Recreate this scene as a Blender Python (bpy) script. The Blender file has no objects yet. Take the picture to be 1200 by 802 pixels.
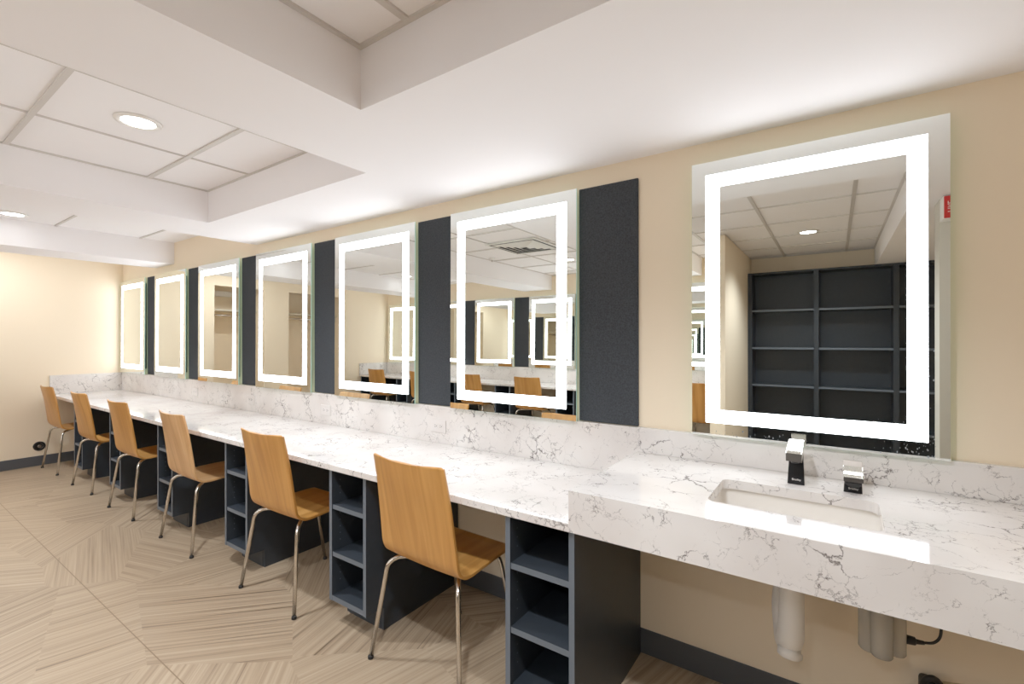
import bpy, bmesh, math, random
from mathutils import Vector, Matrix, Euler
random.seed(7)
S = bpy.context.scene
C = S.collection
PI = math.pi

# ------------------------------------------------------------------ materials
def lin(r, g, b):
    f = lambda c: (c/255/12.92) if c/255 <= 0.04045 else ((c/255+0.055)/1.055)**2.4
    return (f(r), f(g), f(b), 1)

def new_mat(name):
    m = bpy.data.materials.new(name); m.use_nodes = True
    nt = m.node_tree
    return m, nt, nt.nodes, nt.links, nt.nodes['Principled BSDF']

def plain(name, col, rough=0.5, metal=0.0, spec=0.5, bump=0.0, bscale=200, vary=0.0):
    m, nt, N, L, b = new_mat(name)
    b.inputs['Base Color'].default_value = col
    b.inputs['Roughness'].default_value = rough
    b.inputs['Metallic'].default_value = metal
    b.inputs['Specular IOR Level'].default_value = spec
    if bump or vary:
        g = N.new('ShaderNodeNewGeometry')
        n = N.new('ShaderNodeTexNoise'); n.inputs['Scale'].default_value = bscale; n.inputs['Detail'].default_value = 4
        L.new(g.outputs['Position'], n.inputs['Vector'])
        if bump:
            bp = N.new('ShaderNodeBump'); bp.inputs['Strength'].default_value = bump; bp.inputs['Distance'].default_value = 0.002
            L.new(n.outputs['Fac'], bp.inputs['Height']); L.new(bp.outputs['Normal'], b.inputs['Normal'])
        if vary:
            r = N.new('ShaderNodeValToRGB')
            r.color_ramp.elements[0].position = 0.3; r.color_ramp.elements[1].position = 0.7
            r.color_ramp.elements[0].color = tuple(c*(1-vary) for c in col[:3])+(1,)
            r.color_ramp.elements[1].color = tuple(min(1, c*(1+vary)) for c in col[:3])+(1,)
            L.new(n.outputs['Fac'], r.inputs['Fac']); L.new(r.outputs['Color'], b.inputs['Base Color'])
    return m

def emit(name, col, strength):
    m, nt, N, L, b = new_mat(name)
    b.inputs['Base Color'].default_value = (0.9, 0.9, 0.9, 1)
    b.inputs['Emission Color'].default_value = col
    b.inputs['Emission Strength'].default_value = strength
    return m

def math_node(N, L, op, a, b=None, c=None):
    n = N.new('ShaderNodeMath'); n.operation = op
    for i, v in enumerate((a, b, c)):
        if v is None: continue
        if isinstance(v, (int, float)): n.inputs[i].default_value = v
        else: L.new(v, n.inputs[i])
    return n.outputs[0]

def ramp(N, L, fac, stops):
    r = N.new('ShaderNodeValToRGB'); e = r.color_ramp.elements
    e[0].position, e[0].color = stops[0]
    e[1].position, e[1].color = stops[-1]
    for p, c in stops[1:-1]:
        x = e.new(p); x.color = c
    L.new(fac, r.inputs['Fac'])
    return r.outputs['Color']

def quartz_mat():
    m, nt, N, L, b = new_mat('veined_quartz')
    g = N.new('ShaderNodeNewGeometry')
    warp = N.new('ShaderNodeTexNoise'); warp.inputs['Scale'].default_value = 9; warp.inputs['Detail'].default_value = 6
    warp.inputs['Roughness'].default_value = 0.65
    L.new(g.outputs['Position'], warp.inputs['Vector'])
    sub = N.new('ShaderNodeVectorMath'); sub.operation = 'SUBTRACT'; sub.inputs[1].default_value = (0.5, 0.5, 0.5)
    L.new(warp.outputs['Color'], sub.inputs[0])
    sc = N.new('ShaderNodeVectorMath'); sc.operation = 'SCALE'; sc.inputs['Scale'].default_value = 0.12
    L.new(sub.outputs[0], sc.inputs[0])
    add = N.new('ShaderNodeVectorMath'); add.operation = 'ADD'
    L.new(g.outputs['Position'], add.inputs[0]); L.new(sc.outputs[0], add.inputs[1])
    def veins(scale, width, offs, nscale, lo, hi):
        v = N.new('ShaderNodeTexVoronoi'); v.feature = 'DISTANCE_TO_EDGE'; v.inputs['Scale'].default_value = scale
        o = N.new('ShaderNodeVectorMath'); o.operation = 'ADD'; o.inputs[1].default_value = offs
        L.new(add.outputs[0], o.inputs[0]); L.new(o.outputs[0], v.inputs['Vector'])
        mask = N.new('ShaderNodeTexNoise'); mask.inputs['Scale'].default_value = nscale; mask.inputs['Detail'].default_value = 5
        mask.inputs['Roughness'].default_value = 0.7
        o2 = N.new('ShaderNodeVectorMath'); o2.operation = 'ADD'; o2.inputs[1].default_value = offs
        L.new(g.outputs['Position'], o2.inputs[0]); L.new(o2.outputs[0], mask.inputs['Vector'])
        mr = N.new('ShaderNodeMapRange'); mr.inputs['From Min'].default_value = lo; mr.inputs['From Max'].default_value = hi
        L.new(mask.outputs['Fac'], mr.inputs['Value'])
        # width follows mask
        w = math_node(N, L, 'MULTIPLY', mr.outputs[0], width)
        r = math_node(N, L, 'DIVIDE', v.outputs['Distance'], math_node(N, L, 'ADD', w, 1e-5))
        line = math_node(N, L, 'SUBTRACT', 1.0, math_node(N, L, 'MINIMUM', r, 1.0))
        return math_node(N, L, 'MULTIPLY', line, math_node(N, L, 'MINIMUM', math_node(N, L, 'MULTIPLY', mr.outputs[0], 2.0), 1.0))
    v1 = veins(9, 0.040, (3.1, 1.7, 0.4), 5.0, 0.47, 0.70)
    v2 = veins(24, 0.085, (0.3, 7.7, 2.4), 6.0, 0.49, 0.70)
    v3 = veins(5.0, 0.014, (5.3, 2.2, 9.4), 3.2, 0.42, 0.70)
    tot = math_node(N, L, 'MINIMUM', math_node(N, L, 'ADD', math_node(N, L, 'ADD', v1, math_node(N, L, 'MULTIPLY', v2, 0.8)), math_node(N, L, 'MULTIPLY', v3, 0.5)), 1.0)
    cl = N.new('ShaderNodeTexNoise'); cl.inputs['Scale'].default_value = 3.2; cl.inputs['Detail'].default_value = 3
    L.new(g.outputs['Position'], cl.inputs['Vector'])
    base = ramp(N, L, cl.outputs['Fac'], [(0.3, lin(217, 210, 205)), (0.7, lin(236, 232, 228))])
    mx = N.new('ShaderNodeMix'); mx.data_type = 'RGBA'
    L.new(math_node(N, L, 'MULTIPLY', tot, 0.95), mx.inputs['Factor'])
    L.new(base, mx.inputs['A']); mx.inputs['B'].default_value = lin(78, 66, 60)
    L.new(mx.outputs['Result'], b.inputs['Base Color'])
    b.inputs['Roughness'].default_value = 0.07
    b.inputs['Specular IOR Level'].default_value = 0.5
    return m

def floor_mat():
    m, nt, N, L, b = new_mat('wood_grain_vinyl')
    g = N.new('ShaderNodeNewGeometry')
    mp = N.new('ShaderNodeMapping'); mp.inputs['Rotation'].default_value = (0, 0, 0.6); mp.inputs['Scale'].default_value = (1.0, 1.7, 1)
    L.new(g.outputs['Position'], mp.inputs['Vector'])
    v = N.new('ShaderNodeTexVoronoi'); v.voronoi_dimensions = '2D'; v.inputs['Scale'].default_value = 1.35
    L.new(mp.outputs[0], v.inputs['Vector'])
    sp = N.new('ShaderNodeSeparateColor'); L.new(v.outputs['Color'], sp.inputs[0])
    ang = math_node(N, L, 'MULTIPLY', math_node(N, L, 'FLOOR', math_node(N, L, 'MULTIPLY', sp.outputs[0], 6.0)), PI/6)
    ang = math_node(N, L, 'ADD', ang, 0.28)
    xy = N.new('ShaderNodeSeparateXYZ'); L.new(g.outputs['Position'], xy.inputs[0])
    ca = math_node(N, L, 'COSINE', ang); sa = math_node(N, L, 'SINE', ang)
    u = math_node(N, L, 'ADD', math_node(N, L, 'MULTIPLY', xy.outputs[0], ca), math_node(N, L, 'MULTIPLY', xy.outputs[1], sa))
    w = math_node(N, L, 'SUBTRACT', math_node(N, L, 'MULTIPLY', xy.outputs[1], ca), math_node(N, L, 'MULTIPLY', xy.outputs[0], sa))
    def streak(fu, fw, det):
        c = N.new('ShaderNodeCombineXYZ')
        L.new(math_node(N, L, 'MULTIPLY', u, fu), c.inputs[0]); L.new(math_node(N, L, 'MULTIPLY', w, fw), c.inputs[1])
        L.new(math_node(N, L, 'MULTIPLY', sp.outputs[1], 40.0), c.inputs[2])
        n = N.new('ShaderNodeTexNoise'); n.inputs['Scale'].default_value = 1; n.inputs['Detail'].default_value = det
        L.new(c.outputs[0], n.inputs['Vector']); return n.outputs['Fac']
    s1 = streak(0.7, 66, 3); s2 = streak(1.6, 130, 2)
    f = math_node(N, L, 'ADD', math_node(N, L, 'MULTIPLY', s1, 0.6), math_node(N, L, 'MULTIPLY', s2, 0.4))
    f = math_node(N, L, 'ADD', f, math_node(N, L, 'MULTIPLY', math_node(N, L, 'SUBTRACT', sp.outputs[2], 0.5), 0.07))
    base = ramp(N, L, f, [(0.28, lin(92, 73, 54)), (0.40, lin(148, 127, 103)), (0.54, lin(168, 147, 121)), (0.72, lin(182, 163, 138))])
    # sheet seams running along the room
    ym = math_node(N, L, 'PINGPONG', math_node(N, L, 'ADD', xy.outputs[1], 1.2), 0.915)
    seam = math_node(N, L, 'LESS_THAN', ym, 0.0022)
    mx = N.new('ShaderNodeMix'); mx.data_type = 'RGBA'
    L.new(seam, mx.inputs['Factor']); L.new(base, mx.inputs['A']); mx.inputs['B'].default_value = lin(120, 98, 72)
    L.new(mx.outputs['Result'], b.inputs['Base Color'])
    b.inputs['Roughness'].default_value = 0.36
    bp = N.new('ShaderNodeBump'); bp.inputs['Strength'].default_value = 0.15; bp.inputs['Distance'].default_value = 0.001
    L.new(f, bp.inputs['Height']); L.new(bp.outputs['Normal'], b.inputs['Normal'])
    return m

def wood_mat(name, dark, mid, light):
    m, nt, N, L, b = new_mat(name)
    tc = N.new('ShaderNodeTexCoord'); oi = N.new('ShaderNodeObjectInfo')
    o = N.new('ShaderNodeVectorMath'); o.operation = 'ADD'
    k = N.new('ShaderNodeVectorMath'); k.operation = 'SCALE'; k.inputs[0].default_value = (7, 3, 5)
    L.new(oi.outputs['Random'], k.inputs['Scale'])
    L.new(tc.outputs['Object'], o.inputs[0]); L.new(k.outputs[0], o.inputs[1])
    mp = N.new('ShaderNodeMapping'); mp.inputs['Scale'].default_value = (22, 2.2, 1.6)
    L.new(o.outputs[0], mp.inputs['Vector'])
    n = N.new('ShaderNodeTexNoise'); n.inputs['Scale'].default_value = 1; n.inputs['Detail'].default_value = 5
    n.inputs['Distortion'].default_value = 0.6
    L.new(mp.outputs[0], n.inputs['Vector'])
    col = ramp(N, L, n.outputs['Fac'], [(0.3, dark), (0.5, mid), (0.7, light)])
    L.new(col, b.inputs['Base Color'])
    b.inputs['Roughness'].default_value = 0.34
    return m

def tile_mat():
    m, nt, N, L, b = new_mat('ceiling_tile')
    b.inputs['Base Color'].default_value = lin(244, 241, 241)
    b.inputs['Roughness'].default_value = 0.9
    return m

M = dict(
    wall=plain('beige_wall_paint', lin(241, 224, 197), 0.7, spec=0.3, bump=0.05, bscale=300),
    white=plain('white_soffit_paint', lin(244, 241, 242), 0.75, spec=0.3, bump=0.04, bscale=250),
    tile=tile_mat(),
    tee=plain('grey_ceiling_tee', lin(206, 200, 194), 0.45, spec=0.4),
    floor=floor_mat(), quartz=quartz_mat(),
    slate=plain('slate_laminate', lin(46, 51, 57), 0.42, spec=0.4, vary=0.06, bscale=30),
    slate_lit=plain('slate_edge_lit', lin(94, 102, 111), 0.4, spec=0.4),  # same slate laminate, light on its front edges painted in paler
    base=plain('grey_vinyl_base', lin(76, 78, 82), 0.5, spec=0.4),
    felt=plain('charcoal_felt', lin(62, 65, 69), 0.95, spec=0.1, bump=0.4, bscale=150, vary=0.25),
    led=emit('led_diffuser', (0.90, 0.95, 1.0, 1), 7.4),
    lens=emit('downlight_lens', (0.97, 0.985, 1.0, 1), 14.0),
    glassedge=plain('green_glass_edge', lin(190, 228, 214), 0.1, spec=0.6),
    backbox=plain('mirror_backing', lin(46, 58, 60), 0.6),
    wood=wood_mat('honey_plywood', lin(176, 119, 54), lin(195, 138, 69), lin(208, 152, 83)),
    woodpale=wood_mat('pale_plywood', lin(190, 138, 84), lin(208, 160, 108), lin(220, 176, 126)),
    chrome=plain('polished_chrome', lin(225, 222, 216), 0.08, metal=1.0),
    nickel=plain('brushed_nickel', lin(205, 198, 188), 0.22, metal=1.0),
    black=plain('gloss_black', lin(26, 26, 28), 0.25, spec=0.5),
    rubber=plain('black_rubber', lin(22, 21, 21), 0.55),
    chrome_dark=plain('chrome_dark_reflection', lin(92, 88, 84), 0.3, metal=0.6),  # darker copy of the chrome, dark reflection on the spout fronts painted in
    ceramic=plain('white_ceramic', lin(232, 226, 218), 0.12),
    plastic=plain('white_plastic', lin(238, 234, 228), 0.35),
    outlet=plain('pale_outlet_plastic', lin(224, 219, 215), 0.35),
    slot=plain('dark_slot', lin(70, 66, 62), 0.6),
    red=plain('red_signal_plastic', lin(196, 36, 36), 0.4),
    vent=plain('white_vent_metal', lin(225, 222, 214), 0.4),
    ventdark=plain('vent_shadow', lin(40, 38, 35), 0.8),
    shelfwood=plain('white_shelf_board', lin(214, 205, 186), 0.6),
    spot=plain('dried_water', lin(150, 158, 164), 0.6),
    brass=plain('cream_cable', lin(200, 180, 140), 0.5),
)
def mirror_mat():
    m = bpy.data.materials.new('silvered_mirror'); m.use_nodes = True
    nt = m.node_tree; nt.nodes.clear()
    o = nt.nodes.new('ShaderNodeOutputMaterial'); g = nt.nodes.new('ShaderNodeBsdfGlossy')
    g.inputs['Color'].default_value = (0.86, 0.89, 0.86, 1); g.inputs['Roughness'].default_value = 0.0
    nt.links.new(g.outputs[0], o.inputs[0]); return m
M['mirror'] = mirror_mat()
_b = M['glassedge'].node_tree.nodes['Principled BSDF']      # emission stands in for strip light leaking through the glass edge
_b.inputs['Emission Color'].default_value = (0.55, 0.95, 0.82, 1); _b.inputs['Emission Strength'].default_value = 0.2
def clear_mat():
    m, nt, N, L, b = new_mat('cloudy_clear_plastic')
    b.inputs['Base Color'].default_value = lin(222, 218, 208)
    b.inputs['Roughness'].default_value = 0.25
    b.inputs['Transmission Weight'].default_value = 0.55
    b.inputs['IOR'].default_value = 1.25
    return m
M['clear'] = clear_mat()

# ------------------------------------------------------------------ helpers
def BM(): return bmesh.new()

def box(bm, x0, x1, y0, y1, z0, z1, mi=0):
    vs = [bm.verts.new(p) for p in ((x0,y0,z0),(x1,y0,z0),(x1,y1,z0),(x0,y1,z0),(x0,y0,z1),(x1,y0,z1),(x1,y1,z1),(x0,y1,z1))]
    fs = []
    for f in ((3,2,1,0),(4,5,6,7),(0,1,5,4),(1,2,6,5),(2,3,7,6),(3,0,4,7)):
        fc = bm.faces.new([vs[i] for i in f]); fc.material_index = mi; fs.append(fc)
    return fs

def prism(bm, pts, axis, a0, a1, mi=0):
    """extrude a 2-D polygon along an axis ('x': pts are (y,z), 'y': (x,z), 'z': (x,y))"""
    def P(p, a):
        return {'x': (a, p[0], p[1]), 'y': (p[0], a, p[1]), 'z': (p[0], p[1], a)}[axis]
    A = [bm.verts.new(P(p, a0)) for p in pts]; B = [bm.verts.new(P(p, a1)) for p in pts]
    n = len(pts)
    fs = [bm.faces.new(A[::-1]), bm.faces.new(B)]
    for i in range(n):
        j = (i+1) % n
        fs.append(bm.faces.new((A[i], A[j], B[j], B[i])))
    for f in fs: f.material_index = mi
    return fs

def tube(bm, pts, r, seg=12, caps=True, radii=None):
    pts = [Vector(p) for p in pts]
    rings = []
    up = None
    for i, p in enumerate(pts):
        if i == 0: t = pts[1]-pts[0]
        elif i == len(pts)-1: t = pts[-1]-pts[-2]
        else: t = (pts[i+1]-pts[i]).normalized()+(pts[i]-pts[i-1]).normalized()
        t.normalize()
        if up is None:
            up = Vector((0,0,1)) if abs(t.z) < 0.9 else Vector((1,0,0))
        a = t.cross(up).normalized(); b = a.cross(t).normalized(); up = b
        rr = radii[i] if radii else r
        rings.append([bm.verts.new(p+a*math.cos(2*PI*k/seg)*rr+b*math.sin(2*PI*k/seg)*rr) for k in range(seg)])
    for i in range(len(rings)-1):
        for k in range(seg):
            l = (k+1) % seg
            f = bm.faces.new((rings[i][k], rings[i][l], rings[i+1][l], rings[i+1][k])); f.smooth = True
    if caps:
        bm.faces.new(rings[0][::-1]); bm.faces.new(rings[-1])

def smooth_path(pts, n=6):
    """Catmull-Rom through points"""
    P = [Vector(p) for p in pts]; out = []
    for i in range(len(P)-1):
        p0 = P[max(i-1, 0)]; p1 = P[i]; p2 = P[i+1]; p3 = P[min(i+2, len(P)-1)]
        for k in range(n):
            t = k/n
            out.append(0.5*((2*p1)+(p2-p0)*t+(2*p0-5*p1+4*p2-p3)*t*t+(3*p1-p0-3*p2+p3)*t**3))
    out.append(P[-1]); return out

def lathe(bm, prof, cx=0, cy=0, seg=32, smooth=True, mi=0, ax='z'):
    def Q(r, h, k):
        a = 2*PI*k/seg
        if ax == 'z': return (cx+r*math.cos(a), cy+r*math.sin(a), h)
        if ax == 'x': return (h, cx+r*math.cos(a), cy+r*math.sin(a))
        return (cx+r*math.cos(a), h, cy+r*math.sin(a))
    rings = [[bm.verts.new(Q(r, h, k)) for k in range(seg)] for r, h in prof]
    for i in range(len(rings)-1):
        for k in range(seg):
            l = (k+1) % seg
            f = bm.faces.new((rings[i][k], rings[i][l], rings[i+1][l], rings[i+1][k])); f.smooth = smooth; f.material_index = mi
    for r in (rings[0][::-1], rings[-1]):
        f = bm.faces.new(r); f.material_index = mi

def rrect(x0, x1, y0, y1, r, n=6):
    out = []
    for cx, cy, a0 in ((x1-r, y1-r, 0), (x0+r, y1-r, PI/2), (x0+r, y0+r, PI), (x1-r, y0+r, 1.5*PI)):
        for k in range(n+1):
            a = a0+PI/2*k/n
            out.append((cx+r*math.cos(a), cy+r*math.sin(a)))
    return out

def obj(name, bm, mats, parent=None, off=None, bevel=0.0, seg=2, recalc=True):
    if recalc: bmesh.ops.recalc_face_normals(bm, faces=bm.faces)
    me = bpy.data.meshes.new(name)
    if off is None and parent is not None: off = parent.location
    if off is not None: bmesh.ops.translate(bm, verts=bm.verts, vec=-Vector(off))
    bm.to_mesh(me); bm.free()
    o = bpy.data.objects.new(name, me); C.objects.link(o)
    for m in (mats if isinstance(mats, (list, tuple)) else [mats]): me.materials.append(m)
    if parent is not None: o.parent = parent
    elif off is not None: o.location = off
    if bevel:
        b = o.modifiers.new('edge', 'BEVEL'); b.width = bevel; b.segments = seg; b.limit_method = 'ANGLE'; b.angle_limit = math.radians(40)
    return o

def tag(o, label, cat, group=None, kind=None):
    o['label'] = label; o['category'] = cat
    if group: o['group'] = group
    if kind: o['kind'] = kind
    return o

def thing(name, loc, label, cat, group=None):
    o = bpy.data.objects.new(name, None); C.objects.link(o); o.location = loc; o.empty_display_size = 0.1
    return tag(o, label, cat, group)

def struct(name, bm, mats, parent=None, **k):
    o = obj(name, bm, mats, parent, **k); o['kind'] = 'structure'; return o

def dup(root, loc, label, rz=None, group=None):
    r = root.copy(); C.objects.link(r); r.location = loc
    if rz is not None: r.rotation_euler = (0, 0, rz)
    r['label'] = label
    if group: r['group'] = group
    for ch in list(root.children):
        c = ch.copy(); C.objects.link(c); c.parent = r
        for g in list(ch.children):
            d = g.copy(); C.objects.link(d); d.parent = c
    return r

def text_mesh(name, s, size, mat, parent, mtx, depth=0.0004):
    cu = bpy.data.curves.new(name, 'FONT'); cu.body = s; cu.size = size; cu.extrude = depth
    cu.align_x = 'CENTER'; cu.align_y = 'CENTER'
    t = bpy.data.objects.new(name+'_src', cu); C.objects.link(t)
    dg = bpy.context.evaluated_depsgraph_get(); dg.update()
    me = bpy.data.meshes.new_from_object(t.evaluated_get(dg))
    bpy.data.objects.remove(t); bpy.data.curves.remove(cu)
    me.materials.clear(); me.materials.append(mat)
    o = bpy.data.objects.new(name, me); C.objects.link(o); o.parent = parent
    me.transform(mtx); return o

# ------------------------------------------------------------------ room constants
XL, XR = -7.05, 1.30
YF = -4.12           # vanity wall across the room
YS = -4.55           # wall behind the cubby shelving
ZS, ZC = 2.13, 2.335
PX0, PX1, PY = -0.985, -0.85, -2.87   # partition
T = 0.1

# ------------------------------------------------------------------ room shell
bm = BM(); box(bm, XL-0.75, XR, YS-0.1, 0, -0.1, 0)
struct('floor', bm, M['floor'])
bm = BM(); box(bm, XL-0.75, XR+T, 0, T, -0.1, 2.5)
struct('wall_back', bm, M['wall'])
bm = BM()
box(bm, XL-0.75, PX0, YF-T, YF, 0, 2.5)
struct('wall_front', bm, M['wall'])
bm = BM(); box(bm, PX0, XR+T, YS-T, YS, 0, 2.5)
struct('wall_behind_shelving', bm, M['wall'])
bm = BM(); box(bm, PX0, PX1, YS, PY, 0, ZC)
struct('wall_partition', bm, M['wall'])
bm = BM(); box(bm, XR, XR+T, YS, 0, 0, 2.5)
struct('wall_right', bm, M['wall'])
# left wall with two closet recesses
bm = BM()
CL = [(-1.77, -1.08), (-3.17, -2.15)]
ZH = 2.12
box(bm, XL-T, XL, CL[0][1], 0, 0, 2.5)
box(bm, XL-T, XL, CL[1][1], CL[0][0], 0, 2.5)
box(bm, XL-T, XL, YF, CL[1][0], 0, 2.5)
for a, b in CL:
    box(bm, XL-T, XL, a, b, ZH, 2.5)
    box(bm, XL-0.70, XL-0.62, a-0.08, b+0.08, 0, 2.45)      # closet rear
    box(bm, XL-0.62, XL-T, a-0.08, a, 0, 2.45)
    box(bm, XL-0.62, XL-T, b, b+0.08, 0, 2.45)
    box(bm, XL-0.62, XL-T, a, b, 2.40, 2.45)
struct('wall_left', bm, M['wall'])
# lay-in tile ceiling and its grid
bm = BM(); box(bm, XL-0.75, XR, YS, 0, ZC+0.008, ZC+0.09)
ceil = struct('ceiling', bm, M['tile'])
bm = BM()
hw = 0.012
def tees(x0, x1, y0, y1, wide_x, wide_y):
    x = 0.71
    while x > XL:
        if wide_x and x0+0.03 < x < x1-0.03: box(bm, x-wide_x, x+wide_x, y0, y1, ZC, ZC+0.009)
        x -= 0.60
    y = -0.285
    while y > YS:
        if y0+0.03 < y < y1-0.03: box(bm, x0, x1, y-wide_y, y+wide_y, ZC-0.0005, ZC+0.009)
        y -= 0.60
tees(-1.33, 0.36, YS, -0.955, 0.012, 0.004)
tees(-3.44, -1.81, YF, -0.558, 0.0035, 0.011)
tees(-5.56, -3.92, YF, 0, 0, 0.008)
tees(XL, -6.03, YF, 0, 0.005, 0.008)
# wall angles round the two coffers nearest the sink
for (x0, x1, y0, y1, aw) in ((-1.33, 0.36, YS, -0.955, 0.016), (-3.44, -1.81, YF, -0.558, 0.007)):
    box(bm, x0, x0+aw, y0, y1, ZC-0.001, ZC+0.009); box(bm, x1-aw, x1, y0, y1, ZC-0.001, ZC+0.009)
    box(bm, x0, x1, y1-aw, y1, ZC-0.0015, ZC+0.009); box(bm, x0, x1, y0, y0+aw, ZC-0.0015, ZC+0.009)
struct('ceiling_tee_grid', bm, M['tee'], ceil)
# plaster soffits hanging below the tiles
def soffit(n, *boxes):
    bm = BM()
    for b in boxes: box(bm, *b)
    return struct('trim_%d' % n, bm, M['white'])
soffit(1, (-1.81, XR, -0.955, 0, ZS, ZC+0.02), (-3.92, -1.81, -0.558, 0, ZS, ZC+0.02))
soffit(2, (-1.81, -1.33, YF, -0.955, ZS, ZC+0.02))
soffit(3, (-3.92, -3.44, YF, -0.558, ZS, ZC+0.02))
soffit(4, (-6.03, -5.56, YF, 0, ZS-0.005, ZC+0.02))
soffit(5, (0.36, XR, YS, -0.955, ZS, ZC+0.02))
# wall stub with a grey jamb beside the camera
bm = BM(); box(bm, 0.485, XR, -1.78, -1.63, 0, ZS)
struct('wall_stub', bm, plain('grey_jamb_paint', lin(205, 200, 188), 0.5))
# vinyl base
BH, BT = 0.105, 0.007
bm = BM(); box(bm, XL, XR, -BT, 0, 0, BH); struct('baseboard_back', bm, M['base'], bevel=0.002)
bm = BM()
for a, b in ((CL[0][1], -BT), (CL[1][1], CL[0][0]), (YF+BT, CL[1][0])): box(bm, XL, XL+BT, a, b, 0, BH)
struct('baseboard_left', bm, M['base'], bevel=0.002)
bm = BM(); box(bm, XL, PX0, YF, YF+BT, 0, BH); struct('baseboard_front', bm, M['base'])
bm = BM()
box(bm, PX0-BT, PX1+BT, PY, PY+BT, 0, BH); box(bm, PX0-BT, PX0, YF+BT, PY, 0, BH); box(bm, PX1, PX1+BT, -4.27, PY, 0, BH)
struct('baseboard_partition', bm, M['base'])

# ------------------------------------------------------------------ lit mirrors
ORD = ['first', 'second', 'third', 'fourth', 'fifth', 'sixth']
MW, PITCH, MR = 0.772, 1.0535, -0.977
MZ0, MZ1 = 0.970, 2.041

def make_mirror(w, h, tilt, label, group):
    """local: x centred, y=0 at wall (front towards -y), z from bottom"""
    t = thing('lighted_mirror', (0, 0, 0), label, 'mirror', group)
    a = math.tan(math.radians(tilt))
    def sh(bm):
        for v in bm.verts: v.co.y += (v.co.z-h/2)*a
    bm = BM()
    fs = box(bm, -w/2, w/2, -0.039, -0.033, 0, h, 1)
    fs[2].material_index = 0
    sh(bm); obj('mirror_glass', bm, [M['mirror'], M['glassedge']], t)
    bm = BM(); ins, wd = 0.0515, 0.051
    o = (-w/2+ins, w/2-ins, ins, h-ins); i = (o[0]+wd, o[1]-wd, o[2]+wd, o[3]-wd)
    y0, y1 = -0.0400, -0.0389
    box(bm, o[0], o[1], y0, y1, o[2], i[2]); box(bm, o[0], o[1], y0, y1, i[3], o[3])
    box(bm, o[0], i[0], y0, y1, i[2], i[3]); box(bm, i[1], o[1], y0, y1, i[2], i[3])
    sh(bm); obj('light_strip', bm, M['led'], t)
    bm = BM(); box(bm, -w/2+0.06, w/2-0.06, -0.0325, -0.002, 0.06, h-0.06)
    obj('backing_box', bm, M['backbox'], t)
    return t

GM = 'lit mirrors over the desk'
m0 = make_mirror(MW, MZ1-MZ0, 0.3, 'lit rectangular mirror over the desk, first in the row counting from the sink', GM)
m0.location = (MR-MW/2, 0, MZ0)
for k in range(1, 6):
    lab = 'lit rectangular mirror over the desk, %s in the row counting from the sink' % ORD[k]
    if k == 5: lab = 'lit rectangular mirror over the desk in the far corner by the side wall'
    dup(m0, (MR-MW/2-PITCH*k, 0, MZ0), lab)
ms = make_mirror(0.758, 1.066, 0.0, 'large lit mirror over the sink with dried water specks', None)
ms.location = (-0.0875, 0, 0.971)
bm = BM()
for i in range(95):
    if i < 70:
        px = 0.345-abs(random.gauss(0, 0.075)); pz = 0.004+abs(random.gauss(0, 0.045)); 
        if random.random() < 0.12: pz += random.random()*0.30; px = 0.325+random.random()*0.02
    else:
        px = -0.29+random.random()*0.24; pz = 0.004+abs(random.gauss(0, 0.018))
    px = min(px, 0.374); px = max(px, -0.374)
    r = 0.0006+abs(random.gauss(0, 0.0008)); st = 1+random.random()*1.5
    vs = [bm.verts.new((px+r*math.cos(a*PI/4), -0.0394, pz+st*r*math.sin(a*PI/4))) for a in range(8)]
    bm.faces.new(vs)
w_ = obj('water_specks', bm, M['spot'], ms, off=(0, 0, 0)); w_['kind'] = 'stuff'

# felt panels
GP = 'charcoal felt pinboards between the mirrors'
def panel(x0, x1, label, g=GP):
    bm = BM(); box(bm, x0, x1, -0.012, -0.0005, 0.9715, 2.042)
    o = obj('felt_panel', bm, M['felt'], None, off=((x0+x1)/2, -0.001, 0.9715), bevel=0.002)
    tag(o, label, 'pinboard', g); return o
panel(MR+0.0015, -0.696, 'charcoal felt pinboard between the sink wall and the first desk mirror, widest of the row')
for k in range(5):
    xl = MR-PITCH*(k+1); xr = MR-MW-PITCH*k
    lab = 'charcoal felt pinboard between the %s and %s desk mirrors counting from the sink' % (ORD[k], ORD[k+1])
    panel(xl+0.0015, xr-0.0015, lab)

# ------------------------------------------------------------------ quartz desk and sink counter
YD = -0.645; ZD = 0.757; XS = -0.70; ZK = 0.864
def make_desk(x0, x1, label, splash_end):
    t = thing('vanity_desk', ((x0+x1)/2, -0.32, 0.729), label, 'desk')
    bm = BM(); box(bm, x0, x1, YD, -0.0005, 0.729, ZD); obj('desk_top', bm, M['quartz'], t, bevel=0.0025)
    e = 0.02
    bm = BM(); box(bm, x0+e if splash_end < 0 else x0, x1-e if splash_end > 0 else x1, -0.020, -0.0005, ZD, 0.968); obj('backsplash', bm, M['quartz'], t, bevel=0.0015)
    bm = BM()
    xa = x0 if splash_end < 0 else x1-e
    box(bm, xa, xa+e, YD, -0.0005, ZD, 0.963); obj('side_splash', bm, M['quartz'], t, bevel=0.0015)
    return t
make_desk(XL+0.0005, XS, 'long white veined quartz desk running below the row of mirrors', -1)

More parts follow.
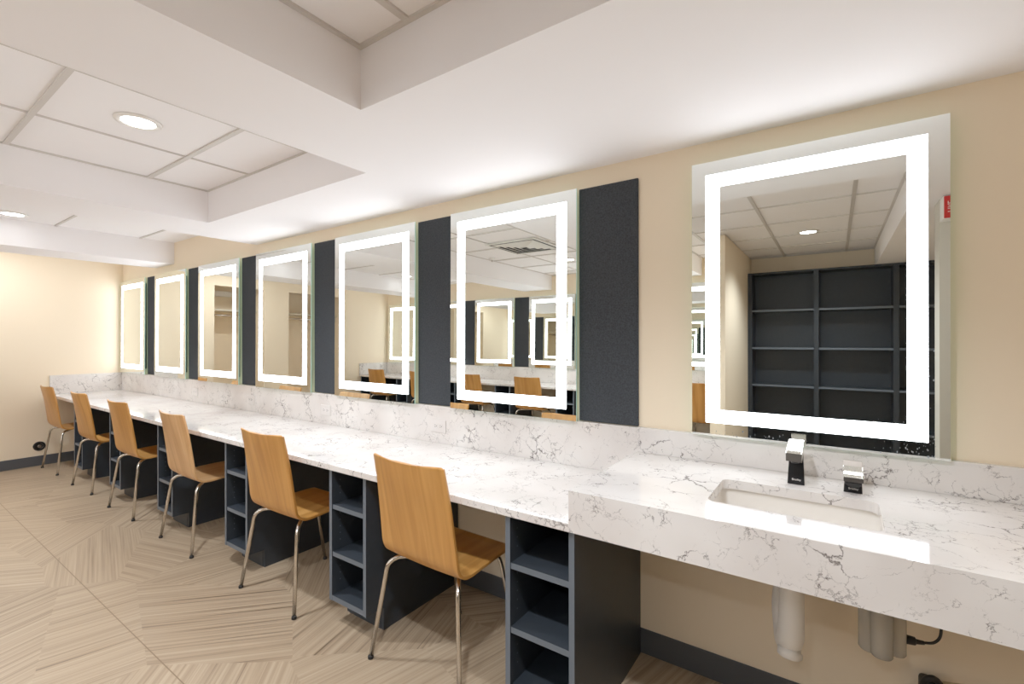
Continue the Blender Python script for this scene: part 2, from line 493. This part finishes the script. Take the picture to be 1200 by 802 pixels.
t = thing('sink_counter', (0.3, -0.32, 0.729), 'raised white veined quartz sink counter with deep front apron', 'counter')
bx0, bx1, by0, by1 = -0.317, 0.105, -0.492, -0.228
bm = BM()
inner = rrect(bx0, bx1, by0, by1, 0.028)
vi = [bm.verts.new((p[0], p[1], ZK)) for p in inner]
vo = [bm.verts.new(p) for p in ((XR-0.001, -0.0005, ZK), (XS, -0.0005, ZK), (XS, YD, ZK), (XR-0.001, YD, ZK))]
nq = 7
for q in range(4):
    for k in range(nq-1):
        bm.faces.new((vo[q], vi[q*nq+k], vi[q*nq+k+1]))
    bm.faces.new((vo[q], vi[q*nq+nq-1], vi[((q+1) % 4)*nq], vo[(q+1) % 4]))
# hole wall and underside
vl = [bm.verts.new((p[0], p[1], ZK-0.03)) for p in inner]
for k in range(28):
    l = (k+1) % 28
    bm.faces.new((vi[k], vl[k], vl[l], vi[l]))
# outer faces: apron with return
def quad(*ps): bm.faces.new([bm.verts.new(p) for p in ps])
zb = 0.731; xr = XR-0.001
a = [bm.verts.new(p) for p in ((XS, -0.0005, zb), (XS, YD, zb), (xr, YD, zb), (XS, YD+0.03, zb), (xr, YD+0.03, zb), (XS+0.03, YD+0.03, zb), (XS+0.03, -0.0005, zb))]
bm.faces.new((vo[2], vo[3], a[2], a[1])); bm.faces.new((vo[1], vo[2], a[1], a[0]))
quad((XS, YD, zb), (xr, YD, zb), (xr, YD+0.03, zb), (XS, YD+0.03, zb))
quad((xr, YD+0.03, zb), (XS+0.03, YD+0.03, zb), (XS+0.03, YD+0.03, ZK-0.03), (xr, YD+0.03, ZK-0.03))
quad((XS, YD+0.03, zb), (XS+0.03, YD+0.03, zb), (XS+0.03, -0.0005, zb), (XS, -0.0005, zb))
quad((XS+0.03, YD+0.03, zb), (XS+0.03, -0.0005, zb), (XS+0.03, -0.0005, ZK-0.03), (XS+0.03, YD+0.03, ZK-0.03))
bmesh.ops.remove_doubles(bm, verts=bm.verts, dist=1e-5)
obj('counter_top', bm, M['quartz'], t)
bm = BM(); box(bm, XS, XR-0.001, -0.020, -0.0005, ZK, 0.970); obj('backsplash', bm, M['quartz'], t, bevel=0.0015)
# undermount basin
bm = BM()
loops = [(0.0, ZK-0.0305), (-0.010, ZK-0.0306), (-0.008, ZK-0.05), (0.004, ZK-0.13), (0.02, ZK-0.150), (0.05, ZK-0.158)]
rs = []
for d, z in loops:
    rs.append([bm.verts.new((p[0], p[1], z)) for p in rrect(bx0+d, bx1-d, by0+d, by1-d, 0.03)])
for i in range(len(rs)-1):
    for k in range(28):
        l = (k+1) % 28
        f = bm.faces.new((rs[i][k], rs[i+1][k], rs[i+1][l], rs[i][l])); f.smooth = i > 0
bm.faces.new(rs[-1])
basin = obj('sink_basin', bm, M['ceramic'], t)
bm = BM(); lathe(bm, [(0.022, ZK-0.157), (0.024, ZK-0.1555), (0.018, ZK-0.155), (0.016, ZK-0.1565)], (bx0+bx1)/2, (by0+by1)/2, 20)
d_ = obj('drain_ring', bm, M['chrome'], basin, off=t.location)

# faucet
def faucet_body(bm, x0, x1, xt0, xt1, yf, yb, yft, z0, z1, mi_front=0):
    z0 += 0.0004
    v = [bm.verts.new(p) for p in ((x0,yf,z0),(x1,yf,z0),(x1,yb,z0),(x0,yb,z0),(xt0,yft,z1),(xt1,yft,z1),(xt1,yb,z1),(xt0,yb,z1))]
    for i, f in enumerate(((3,2,1,0),(4,5,6,7),(0,1,5,4),(1,2,6,5),(2,3,7,6),(3,0,4,7))):
        fc = bm.faces.new([v[j] for j in f]); fc.material_index = 0 if i == 2 else 1
t = thing('faucet', (-0.105, -0.135, ZK), 'tall square chrome and black faucet behind the sink basin', 'faucet')
bm = BM(); faucet_body(bm, -0.131, -0.081, -0.126, -0.086, -0.168, -0.098, -0.150, ZK, 0.975)
obj('faucet_body', bm, [M['black'], M['chrome']], t, bevel=0.0015)
bm = BM()
fs = prism(bm, [(-0.094, 1.001), (-0.098, 0.974), (-0.150, 0.966), (-0.228, 0.952), (-0.233, 0.980)], 'x', -0.131, -0.086)
fs[5].material_index = 1
obj('faucet_spout', bm, [M['chrome'], M['chrome_dark']], t, bevel=0.002)
bm = BM(); lathe(bm, [(0.011, 0.9575), (0.011, 0.947), (0.009, 0.946)], -0.106, -0.212, 16); obj('aerator', bm, M['black'], t)
sl = math.atan2(0.018, 0.975-ZK)
mt = Matrix.Translation(Vector((-0.105, -0.168+0.0028, ZK+0.0165))-t.location) @ Matrix.Rotation(PI/2-sl, 4, 'X') @ Matrix.Shear('XY', 4, (0.25, 0))
text_mesh('logo', 'Bradley', 0.0085, M['plastic'], t, mt)

t = thing('soap_dispenser', (0.0475, -0.135, ZK), 'short chrome and black soap dispenser beside the faucet', 'soap dispenser')
bm = BM(); faucet_body(bm, 0.022, 0.071, 0.025, 0.070, -0.168, -0.098, -0.158, ZK, 0.905)
obj('dispenser_body', bm, [M['black'], M['chrome']], t, bevel=0.0015)
bm = BM()
# scooped chrome top: profile in (y,z)
pr = [(-0.096, 0.951), (-0.112, 0.936), (-0.130, 0.926), (-0.155, 0.919), (-0.188, 0.917), (-0.190, 0.903), (-0.178, 0.899), (-0.100, 0.899), (-0.092, 0.905), (-0.092, 0.951)]
fs = prism(bm, pr, 'x', 0.022, 0.073)
fs[6].material_index = 1
obj('dispenser_spout', bm, [M['chrome'], M['chrome_dark']], t, bevel=0.0012)
bm = BM()
prism(bm, [(0.026, 0.900), (0.069, 0.900), (0.069, 0.893), (0.050, 0.884), (0.045, 0.884), (0.026, 0.893)], 'y', -0.186, -0.160)
obj('nozzle_guard', bm, M['black'], t, bevel=0.001)
mt = Matrix.Translation(Vector((0.0475, -0.168+0.0032, ZK+0.013))-t.location) @ Matrix.Rotation(PI/2-math.atan2(0.010, 0.041), 4, 'X') @ Matrix.Shear('XY', 4, (0.25, 0))
text_mesh('logo', 'Bradley', 0.0085, M['plastic'], t, mt)

# under-sink plumbing
t = thing('drain_trap', (-0.112, -0.29, 0.37), 'white covered drain trap hanging under the sink counter', 'pipe')
bm = BM()
p = smooth_path([(-0.108, -0.30, 0.70), (-0.110, -0.30, 0.56), (-0.112, -0.298, 0.46), (-0.116, -0.288, 0.415), (-0.126, -0.25, 0.388), (-0.136, -0.21, 0.41), (-0.142, -0.19, 0.47), (-0.137, -0.175, 0.53), (-0.138, -0.12, 0.555), (-0.138, -0.015, 0.557)], 6)
rad = [0.031+0.006*min(1, i/14) - 0.004*max(0, min(1, (i-22)/8)) for i in range(len(p))]
tube(bm, p, 0.03, 20, True, rad)
obj('trap_cover', bm, M['plastic'], t)
bm = BM(); tube(bm, [(-0.1150, -0.288, 0.410), (-0.1155, -0.290, 0.382), (-0.1157, -0.291, 0.3815), (-0.1160, -0.292, 0.366), (-0.1162, -0.293, 0.361)], 0.03, 24, True, [0.029, 0.030, 0.0345, 0.0345, 0.029])
obj('cleanout_cap', bm, M['plastic'], t)
bm = BM(); lathe(bm, [(0.048, 0.557), (0.048, 0.5571)], 0, 0, 4) if False else lathe(bm, [(0.02, -0.012), (0.055, -0.010), (0.055, -0.001), (0.02, -0.001)], -0.138, 0.557, 24, ax='y')
obj('wall_flange', bm, M['chrome'], t)
bm = BM(); lathe(bm, [(0.030, 0.60), (0.034, 0.602), (0.034, 0.632), (0.030, 0.634)], -0.109, -0.30, 20); obj('slip_nut', bm, M['rubber'], t)

t = thing('soap_reservoir', (0.105, -0.29, 0.43), 'cloudy clear plastic soap reservoir of three tubes under the counter', 'soap reservoir')
for (cx_, cy_, r, z0) in ((0.107, -0.318, 0.026, 0.463), (0.083, -0.250, 0.027, 0.438), (0.142, -0.262, 0.024, 0.452)):
    bm = BM(); lathe(bm, [(r*0.9, z0), (r, z0+0.004), (r, 0.70)], cx_, cy_, 24); obj('tube', bm, M['clear'], t)
t = thing('power_plug', (0.175, -0.2, 0.45), 'small black plug with a looping cord beside the soap reservoir', 'plug')
bm = BM(); tube(bm, [(0.160, -0.255, 0.497), (0.185, -0.253, 0.497), (0.187, -0.253, 0.497), (0.205, -0.252, 0.499)], 0.01, 14, True, [0.013, 0.011, 0.007, 0.005]); obj('plug_head', bm, M['rubber'], t, bevel=0.001)
bm = BM(); tube(bm, smooth_path([(0.203, -0.252, 0.499), (0.226, -0.250, 0.507), (0.240, -0.245, 0.535), (0.236, -0.235, 0.60), (0.20, -0.22, 0.72), (0.17, -0.20, 0.74)], 6), 0.0035, 10); obj('cord', bm, M['rubber'], t)
t = thing('power_adapter', (0.245, -0.03, 0.21), 'black power adapter on the wall low under the sink counter, below the looping cord', 'power adapter')
bm = BM(); box(bm, 0.218, 0.274, -0.05, -0.001, 0.212, 0.283); obj('adapter_body', bm, M['rubber'], t, bevel=0.012, seg=4)
bm = BM(); tube(bm, smooth_path([(0.226, -0.045, 0.272), (0.234, -0.056, 0.294), (0.250, -0.056, 0.301), (0.266, -0.045, 0.284)], 6), 0.009, 10); obj('cable_loop', bm, M['rubber'], t)
bm = BM(); tube(bm, [(0.274, -0.03, 0.281), (0.42, -0.028, 0.312)], 0.006, 10); obj('cable', bm, M['brass'], t)

# ------------------------------------------------------------------ cubby cabinets below the desk
CWD = 0.271
def make_cabinet(label, group):
    """local origin: front-centre on floor; depth runs +y to the wall"""
    t = thing('cubby_cabinet', (0, 0, 0), label, 'cabinet', group)
    d = 0.618; h = 0.7285; p = 0.02; w = CWD
    side = [(0, 0.105), (0.10, 0.105), (0.10, 0), (d, 0), (d, h), (0, h)]
    for x0 in (-w/2, w/2-p):
        bm = BM(); fs = prism(bm, side, 'x', x0, x0+p)
        fs[7].material_index = 1
        obj('side_panel', bm, [M['slate'], M['slate_lit']], t)
    for z in (0.337, 0.562):
        bm = BM(); fs = box(bm, -w/2+p+0.0004, w/2-p-0.0004, 0.004, d-0.02, z-0.021, z); fs[2].material_index = 1
        obj('shelf', bm, [M['slate'], M['slate_lit']], t)
    bm = BM(); fs = box(bm, -w/2+p, w/2-p, 0.001, d-0.02, 0.106, 0.13); fs[2].material_index = 1
    obj('bottom_panel', bm, [M['slate'], M['slate_lit']], t)
    bm = BM(); box(bm, -w/2+p, w/2-p, 0.098, 0.112, 0.0, 0.1055); obj('toe_kick', bm, M['slate'], t)
    bm = BM(); box(bm, -w/2+p, w/2-p, d-0.019, d, 0.106, h); obj('back_panel', bm, M['slate'], t)
    bm = BM()
    for z in [0.19+0.032*i for i in range(16)]:
        if abs(z-0.325) < 0.03 or abs(z-0.552) < 0.03: continue
        for yy in (0.045, d-0.07):
            vs = [bm.verts.new((-w/2+p+0.0005, yy+0.003*math.cos(k*PI/4), z+0.003*math.sin(k*PI/4))) for k in range(8)]; bm.faces.new(vs)
    o = obj('pin_holes', bm, M['slate_lit'], t); o['kind'] = 'stuff'
    return t
GC = 'slate cubby cabinets under the desk'
CABX = [-0.958, -1.992, -3.048, -4.092, -5.142, -6.190]
c0 = make_cabinet('slate grey cubby cabinet under the desk, adjoining the sink counter', GC)
c0.location = (CABX[0]+CWD/2, -0.63, 0)
for k in range(1, 6):
    dup(c0, (CABX[k]+CWD/2, -0.63, 0), 'slate grey cubby cabinet under the desk, %s from the sink counter' % ORD[k])

# ------------------------------------------------------------------ plywood chairs
def make_chair(label, group):
    """local: +y faces the desk, origin on floor under seat"""
    t = thing('plywood_chair', (0, 0, 0), label, 'chair', group)
    prof = [(0.205, 0.430), (0.195, 0.440), (0.165, 0.447), (0.06, 0.446), (-0.04, 0.441), (-0.10, 0.439), (-0.136, 0.445), (-0.163, 0.464), (-0.178, 0.496), (-0.188, 0.555), (-0.203, 0.645), (-0.221, 0.745), (-0.238, 0.825), (-0.247, 0.869), (-0.249, 0.877)]
    pts = smooth_path([(0, a, b) for a, b in prof], 4)
    tot = len(pts)-1; NX = 17
    bm = BM(); grid = []
    for i, p in enumerate(pts):
        z, y = p.z, p.y
        if z > 0.5:
            f = (z-0.5)/0.384; hwid = 0.2145-0.0165*f; sag = 0.030*min(1, f*1.3)
        else:
            f = (0.205-y)/0.41; hwid = 0.196+0.0185*max(0, min(1, f)); sag = 0.0
        if i >= tot-1: hwid -= (0.003 if i == tot-1 else 0.010)
        if i <= 1: hwid -= (0.012 if i == 0 else 0.004)
        row = []
        for k in range(NX):
            u = -1+2*k/(NX-1)
            row.append(bm.verts.new((u*hwid, y-sag*(1-u*u)+sag*0.4, z-(0.006*(1-u*u) if z < 0.46 and y < 0.17 else 0)+(0.006*(1-abs(u)) if False else 0))))
        grid.append(row)
    for i in range(tot):
        for k in range(NX-1):
            f = bm.faces.new((grid[i][k], grid[i][k+1], grid[i+1][k+1], grid[i+1][k])); f.smooth = True
    s = obj('seat_shell', bm, M['wood'], t)
    sol = s.modifiers.new('ply', 'SOLIDIFY'); sol.thickness = 0.011; sol.offset = 0
    bv = s.modifiers.new('edge', 'BEVEL'); bv.width = 0.002; bv.segments = 2; bv.limit_method = 'ANGLE'
    for sx in (-1, 1):
        for fr in (0, 1):
            if fr: path = [(sx*0.172, 0.242, 0.008), (sx*0.148, 0.172, 0.350), (sx*0.142, 0.156, 0.396), (sx*0.122, 0.126, 0.418), (sx*0.095, 0.092, 0.4225), (sx*0.03, 0.035, 0.4225)]
            else: path = [(sx*0.254, -0.215, 0.008), (sx*0.208, -0.172, 0.350), (sx*0.201, -0.165, 0.392), (sx*0.181, -0.143, 0.4165), (sx*0.150, -0.112, 0.4215), (sx*0.03, -0.03, 0.4215)]
            p0 = path[:2]; pp = [Vector(path[0])]+smooth_path(path[1:], 6)
            bm = BM(); tube(bm, pp, 0.0095, 14)
            lg = obj('leg', bm, M['nickel'], t)
            q = path[0]
            bm = BM(); lathe(bm, [(0.0115, 0.0005), (0.0125, 0.003), (0.0115, 0.013), (0.0095, 0.016)], q[0], q[1], 14)
            obj('foot_glide', bm, M['rubber'], lg, off=(0, 0, 0))
    bm = BM(); box(bm, -0.075, 0.075, -0.07, 0.075, 0.4275, 0.4315)
    for sx in (-1, 1):
        for yy in (-0.10, 0.085): box(bm, sx*0.12-0.013, sx*0.12+0.013, yy-0.012, yy+0.012, 0.424, 0.433)
    obj('mounting_plate', bm, M['nickel'], t, bevel=0.001)
    return t
GCH = 'plywood chairs at the long desk'
CH = [(-1.354, -0.482, -0.03), (-2.403, -0.505, 0.01), (-3.518, -0.505, -0.02), (-4.555, -0.503, 0.015), (-5.580, -0.498, 0.03), (-6.633, -0.508, 0.03)]
ch0 = make_chair('honey plywood chair with chrome legs at the desk, first from the sink counter', GCH)
ch0.location = CH[0][:2]+(0,); ch0.rotation_euler = (0, 0, CH[0][2])
chairs = [ch0]
LB = ['', 'honey plywood chair with chrome legs at the desk, second from the sink counter',
      'pale plywood chair with chrome legs at the desk, lightest of the row',
      'honey plywood chair with chrome legs at the desk, fourth from the sink counter',
      'honey plywood chair with chrome legs at the desk, fifth from the sink counter',
      'honey plywood chair with chrome legs standing by the side wall at the desk end']
for k in range(1, 6):
    c = dup(ch0, CH[k][:2]+(0,), LB[k], CH[k][2]); chairs.append(c)
for ch in chairs[2].children:
    if ch.name.startswith('seat_shell'):
        ch.material_slots[0].link = 'OBJECT'; ch.material_slots[0].material = M['woodpale']

# ------------------------------------------------------------------ outlets and wall port
def make_outlet(label, group):
    t = thing('power_outlet', (0, 0, 0), label, 'outlet', group)
    bm = BM(); box(bm, -0.058, 0.058, -0.005, 0, -0.036, 0.036); obj('cover_plate', bm, M['outlet'], t, bevel=0.002)
    for sx in (-1, 1):
        bm = BM(); prism(bm, rrect(sx*0.0195-0.0165, sx*0.0195+0.0165, -0.014, 0.014, 0.008, 4), 'y', -0.0062, -0.0045)
        r = obj('receptacle', bm, M['outlet'], t)
        bm = BM()
        box(bm, sx*0.0195-0.006, sx*0.0195+0.002, -0.0066, -0.006, 0.004, 0.0065); box(bm, sx*0.0195-0.006, sx*0.0195+0.002, -0.0066, -0.006, -0.0065, -0.004)
        box(bm, sx*0.0195+0.006, sx*0.0195+0.0105, -0.0066, -0.006, -0.0025, 0.0025)
        obj('slots', bm, M['slot'], r, off=(0, 0, 0))
    return t
GO = 'white outlets along the desk backsplash'
o0 = make_outlet('white duplex outlet in the backsplash below the first desk mirror from the sink', GO); 
o0['label'] = 'white duplex outlet in the backsplash, first along the desk from the sink'
o0.location = (-1.858, -0.0202, 0.855)
for k, x in enumerate((-2.93, -3.97, -5.02)):
    dup(o0, (x, -0.0202, 0.855), 'white duplex outlet in the backsplash, %s along the desk from the sink' % ORD[k+1])
t = thing('wall_port', (XL, -0.724, 0.208), 'black round cable port low on the side wall by the last chair', 'wall port')
bm = BM(); lathe(bm, [(0.050, XL+0.0005), (0.050, XL+0.006), (0.044, XL+0.010), (0.026, XL+0.010), (0.024, XL+0.004)], -0.724, 0.208, 28, ax='x'); obj('port_ring', bm, M['black'], t)
bm = BM(); lathe(bm, [(0.016, XL+0.002), (0.016, XL+0.013), (0.012, XL+0.015)], -0.724, 0.208, 18, ax='x'); obj('port_core', bm, M['nickel'], t)

# ------------------------------------------------------------------ ceiling fixtures
def make_downlight(label, group):
    t = thing('downlight', (0, 0, 0), label, 'downlight', group)
    bm = BM(); lathe(bm, [(0.064, -0.003), (0.068, -0.008), (0.086, -0.006), (0.090, 0.0005), (0.064, 0.0005)], 0, 0, 36)
    obj('trim_ring', bm, M['plastic'], t)
    bm = BM(); vs = [bm.verts.new((0.0632*math.cos(2*PI*k/36), 0.0632*math.sin(2*PI*k/36), -0.0042)) for k in range(36)]; bm.faces.new(vs[::-1])
    obj('lens', bm, M['lens'], t, recalc=False)
    return t
GD = 'round recessed downlights in the tile ceiling'
d0 = make_downlight('round recessed downlight glowing in the tiled coffer above the middle of the desk', GD)
d0.location = (-2.606, -1.189, ZC+0.006)
for (x, y, l) in ((-5.31, -1.18, 'round recessed downlight glowing in the far tiled bay near the side wall'),
                  (-0.20, -3.215, 'round recessed downlight above the cubby shelving, reflected in the sink mirror'),
                  (-2.62, -3.08, 'round recessed downlight above the vanity across the room, beyond the vent'),
                  (-5.31, -3.00, 'round recessed downlight in front of the closets across the room'),
                  (-0.52, -1.62, 'round recessed downlight overhead in the coffer facing the sink counter')):
    dup(d0, (x, y, ZC+0.006), l)
# ceiling diffuser
t = thing('ceiling_vent', (-2.64, -2.16, ZC), 'square louvred ceiling vent across the room, reflected in the first desk mirror', 'vent')
bm = BM()
h = 0.285
def ringbox(bm, r0, r1, z0, z1):
    a = [(-r0,-r0),(r0,-r0),(r0,r0),(-r0,r0)]; b = [(-r1,-r1),(r1,-r1),(r1,r1),(-r1,r1)]
    A = [bm.verts.new((p[0]-2.64, p[1]-2.16, z0)) for p in a]; B = [bm.verts.new((p[0]-2.64, p[1]-2.16, z1)) for p in b]
    for k in range(4):
        l = (k+1) % 4; bm.faces.new((A[k], A[l], B[l], B[k]))
ringbox(bm, 0.295, 0.270, ZC-0.006, ZC-0.007)
ringbox(bm, 0.295, 0.295, ZC-0.006, ZC+0.004)
obj('vent_frame', bm, M['vent'], t)
bm = BM()
for r in (0.245, 0.190, 0.135, 0.080): ringbox(bm, r, r-0.040, ZC-0.006, ZC-0.017)
sl_ = obj('louvre', bm, M['vent'], t); so = sl_.modifiers.new('s', 'SOLIDIFY'); so.thickness = 0.003
bm = BM(); box(bm, -2.64-0.272, -2.64+0.272, -2.16-0.272, -2.16+0.272, ZC-0.0055, ZC-0.004); obj('duct_opening', bm, M['ventdark'], t)
t = thing('ceiling_sprinkler', (-3.34, -2.52, ZC), 'small white sprinkler head on the ceiling tile across the room', 'sprinkler')
bm = BM(); lathe(bm, [(0.035, ZC+0.007), (0.034, ZC-0.004), (0.012, ZC-0.008), (0.010, ZC-0.02)], -3.34, -2.52, 20); obj('escutcheon', bm, M['plastic'], t)
bm = BM(); lathe(bm, [(0.006, ZC-0.02), (0.006, ZC-0.036), (0.016, ZC-0.037), (0.016, ZC-0.039)], -3.34, -2.52, 16); obj('deflector', bm, M['chrome'], t)

# ------------------------------------------------------------------ across the room (seen in the mirrors)
def flip(x): return -7.95 - x
GM2 = 'lit mirrors on the wall across the room'
for k in range(6):
    cx = flip(MR-MW/2-PITCH*k)
    dup(m0, (cx, YF, MZ0), 'lit mirror on the wall across the room, %s from the side wall' % ORD[k], PI, GM2)
GP2 = 'charcoal felt pinboards across the room'
fp = None
for k in range(5):
    xl = flip(MR-MW/2-PITCH*k)+MW/2; xr = xl+PITCH-MW
    bm = BM(); box(bm, -(xr-xl)/2+0.0015, (xr-xl)/2-0.0015, 0.0005, 0.012, 0, 1.07)
    o = obj('felt_panel', bm, M['felt']); o.location = ((xl+xr)/2, YF, 0.9715)
    tag(o, 'charcoal felt pinboard across the room, %s from the side wall' % ORD[k], 'pinboard', GP2)
dk = make_desk(-(-0.986-XL)/2, (-0.986-XL)/2-0.001, 'white quartz desk below the mirrors across the room', 1)
dk.location = (dk.location.x*-1+(XL-0.986)/2, YF-dk.location.y, dk.location.z); dk.rotation_euler = (0, 0, PI)
GC2 = 'slate cubby cabinets across the room'
for k, x in enumerate((-6.88, -5.95, -4.90, -3.88, -2.88, -1.77)):
    dup(c0, (x, YF+0.63, 0), 'slate grey cubby cabinet across the room, %s from the side wall' % ORD[k], PI, GC2)
GCH2 = 'plywood chairs across the room'
for k, x in enumerate((-6.48, -5.45, -4.40, -3.41, -2.35, -1.18)):
    dup(ch0, (x, YF+0.50, 0), 'honey plywood chair at the desk across the room, %s from the side wall' % ORD[k], PI+random.uniform(-0.04, 0.04), GCH2)

# cubby shelving behind the camera
t = thing('cubby_shelving', (0.2, -4.41, 0), 'tall slate cubby shelving unit reflected in the sink mirror', 'shelving')
fy, by = -4.27, YS+0.001
xs = [-0.8265, -0.168, 0.520, 1.208]
for x in xs:
    bm = BM(); fs = box(bm, x-0.023, x+0.023, fy, by, 0.0, 2.108); fs[4].material_index = 1
    obj('upright', bm, [M['slate'], M['slate_lit']], t)
for i in range(3):
    for z in (1.679, 1.243, 0.811, 0.380):
        bm = BM(); fs = box(bm, xs[i]+0.0235, xs[i+1]-0.0235, by+0.019, fy-0.006, z-0.011, z+0.011); fs[4].material_index = 1
        obj('shelf', bm, [M['slate'], M['slate_lit']], t)
bm = BM(); box(bm, xs[0]+0.0235, xs[-1]-0.0235, by, by+0.018, 0.0, 2.1082); obj('back_panel', bm, M['slate'], t)
bm = BM(); box(bm, xs[0]-0.022, xs[-1]+0.022, fy+0.001, by, 2.1085, 2.128); obj('top_panel', bm, M['slate'], t)
bm = BM(); box(bm, xs[0]+0.0235, xs[-1]-0.0235, fy-0.03, by+0.019, 0.0, 0.09); obj('plinth', bm, M['slate'], t)

# closets in the side wall
for i, (a, b) in enumerate(CL):
    w = ('closet nearer the desk', 'wider closet farther from the desk')[i]
    bm = BM(); box(bm, XL-0.618, XL-0.22, a+0.0005, b-0.0005, 1.785, 1.807)
    o = obj('closet_shelf', bm, M['shelfwood'], None, off=(XL-0.4, (a+b)/2, 1.785)); tag(o, 'off-white hat shelf inside the '+w, 'shelf', 'closet shelves')
    t = thing('closet_rod', (XL-0.30, (a+b)/2, 1.72), 'metal hanging rod inside the '+w, 'rod', 'closet rods')
    bm = BM(); tube(bm, [(XL-0.30, a+0.001, 1.72), (XL-0.30, b-0.001, 1.72)], 0.016, 14); obj('rod_bar', bm, M['nickel'], t)
    bm = BM()
    for yy in (a+0.0005, b-0.0035): box(bm, XL-0.335, XL-0.265, yy, yy+0.003, 1.69, 1.784)
    obj('rod_bracket', bm, M['shelfwood'], t)
t = thing('closet_light', (XL-0.52, -1.30, 2.2), 'white bar light fixture high inside the closet nearer the desk', 'light fixture')
bm = BM(); box(bm, XL-0.619, XL-0.53, -1.55, -1.15, 2.02, 2.10); obj('fixture_body', bm, M['plastic'], t, bevel=0.01)

# fire alarm on the wall stub
t = thing('wall_mounted_alarm', (0.555, -1.629, 2.0), 'red and white fire alarm high on the grey wall end, reflected in the sink mirror', 'fire alarm')
bm = BM(); box(bm, 0.487, 0.62, -1.6295, -1.535, 2.0, 2.126); obj('alarm_back_box', bm, M['plastic'], t, bevel=0.004)
bm = BM(); box(bm, 0.490, 0.617, -1.5345, -1.525, 2.003, 2.123); pl = obj('alarm_face', bm, M['red'], t, bevel=0.003)
mt = Matrix.Translation(Vector((0.515, -1.5245, 2.063))-t.location) @ Matrix.Rotation(PI, 4, 'Z') @ Matrix.Rotation(PI/2, 4, 'X') @ Matrix.Rotation(PI/2, 4, 'Z')
text_mesh('alarm_lettering', 'FIRE', 0.034, M['plastic'], t, mt)

# the light each downlight throws (a cut-off beam, as recessed cans do)
for i, (x, y, e) in enumerate(((-2.606, -1.189, 95), (-5.31, -1.18, 95), (-0.20, -3.215, 80), (-2.62, -3.08, 80), (-5.31, -3.00, 80), (-0.52, -1.62, 110))):
    sd = bpy.data.lights.new('downlight_beam', 'SPOT'); sd.energy = e; sd.spot_size = math.radians(98 if x < -5 else 136); sd.spot_blend = 0.7
    sd.shadow_soft_size = 0.055; sd.color = (0.865, 0.925, 1.0)
    so_ = bpy.data.objects.new('downlight_beam', sd); C.objects.link(so_); so_.location = (x, y, ZC-0.012)
# added fill light without a fixture, brightens left wall from behind far beam
la = bpy.data.lights.new('far_bay_fill', 'AREA'); la.shape = 'DISK'; la.size = 0.13; la.energy = 6.5; la.color = (0.93, 0.96, 1.0)
lo = bpy.data.objects.new('far_bay_fill', la); C.objects.link(lo); lo.location = (-6.5, -1.2, ZC-0.004)
# ------------------------------------------------------------------ camera, world, colour
cam = bpy.data.cameras.new('camera'); co = bpy.data.objects.new('camera', cam); C.objects.link(co)
cam.sensor_fit = 'HORIZONTAL'; cam.sensor_width = 36; cam.lens = 547.9/1200*36
cam.shift_y = -2.5/1200; cam.clip_start = 0.02
co.matrix_world = Matrix.Translation((0, -1.975, 1.345)) @ Matrix.Rotation(math.radians(34.61), 4, 'Z') @ Matrix.Rotation(PI/2, 4, 'X') @ Matrix.Rotation(math.radians(-0.08), 4, 'Z')
S.camera = co
w = bpy.data.worlds.new('world'); S.world = w; w.use_nodes = True
w.node_tree.nodes['Background'].inputs[0].default_value = (0.9, 0.88, 0.85, 1)
w.node_tree.nodes['Background'].inputs[1].default_value = 0.3
S.view_settings.view_transform = 'Standard'; S.view_settings.look = 'None'
S.view_settings.exposure = 0.3; S.view_settings.gamma = 1.15
cy = S.cycles
cy.max_bounces = 14; cy.diffuse_bounces = 6; cy.glossy_bounces = 10; cy.transmission_bounces = 6
cy.caustics_reflective = True; cy.caustics_refractive = False
cy.sample_clamp_indirect = 3.0
cy.use_denoising = True
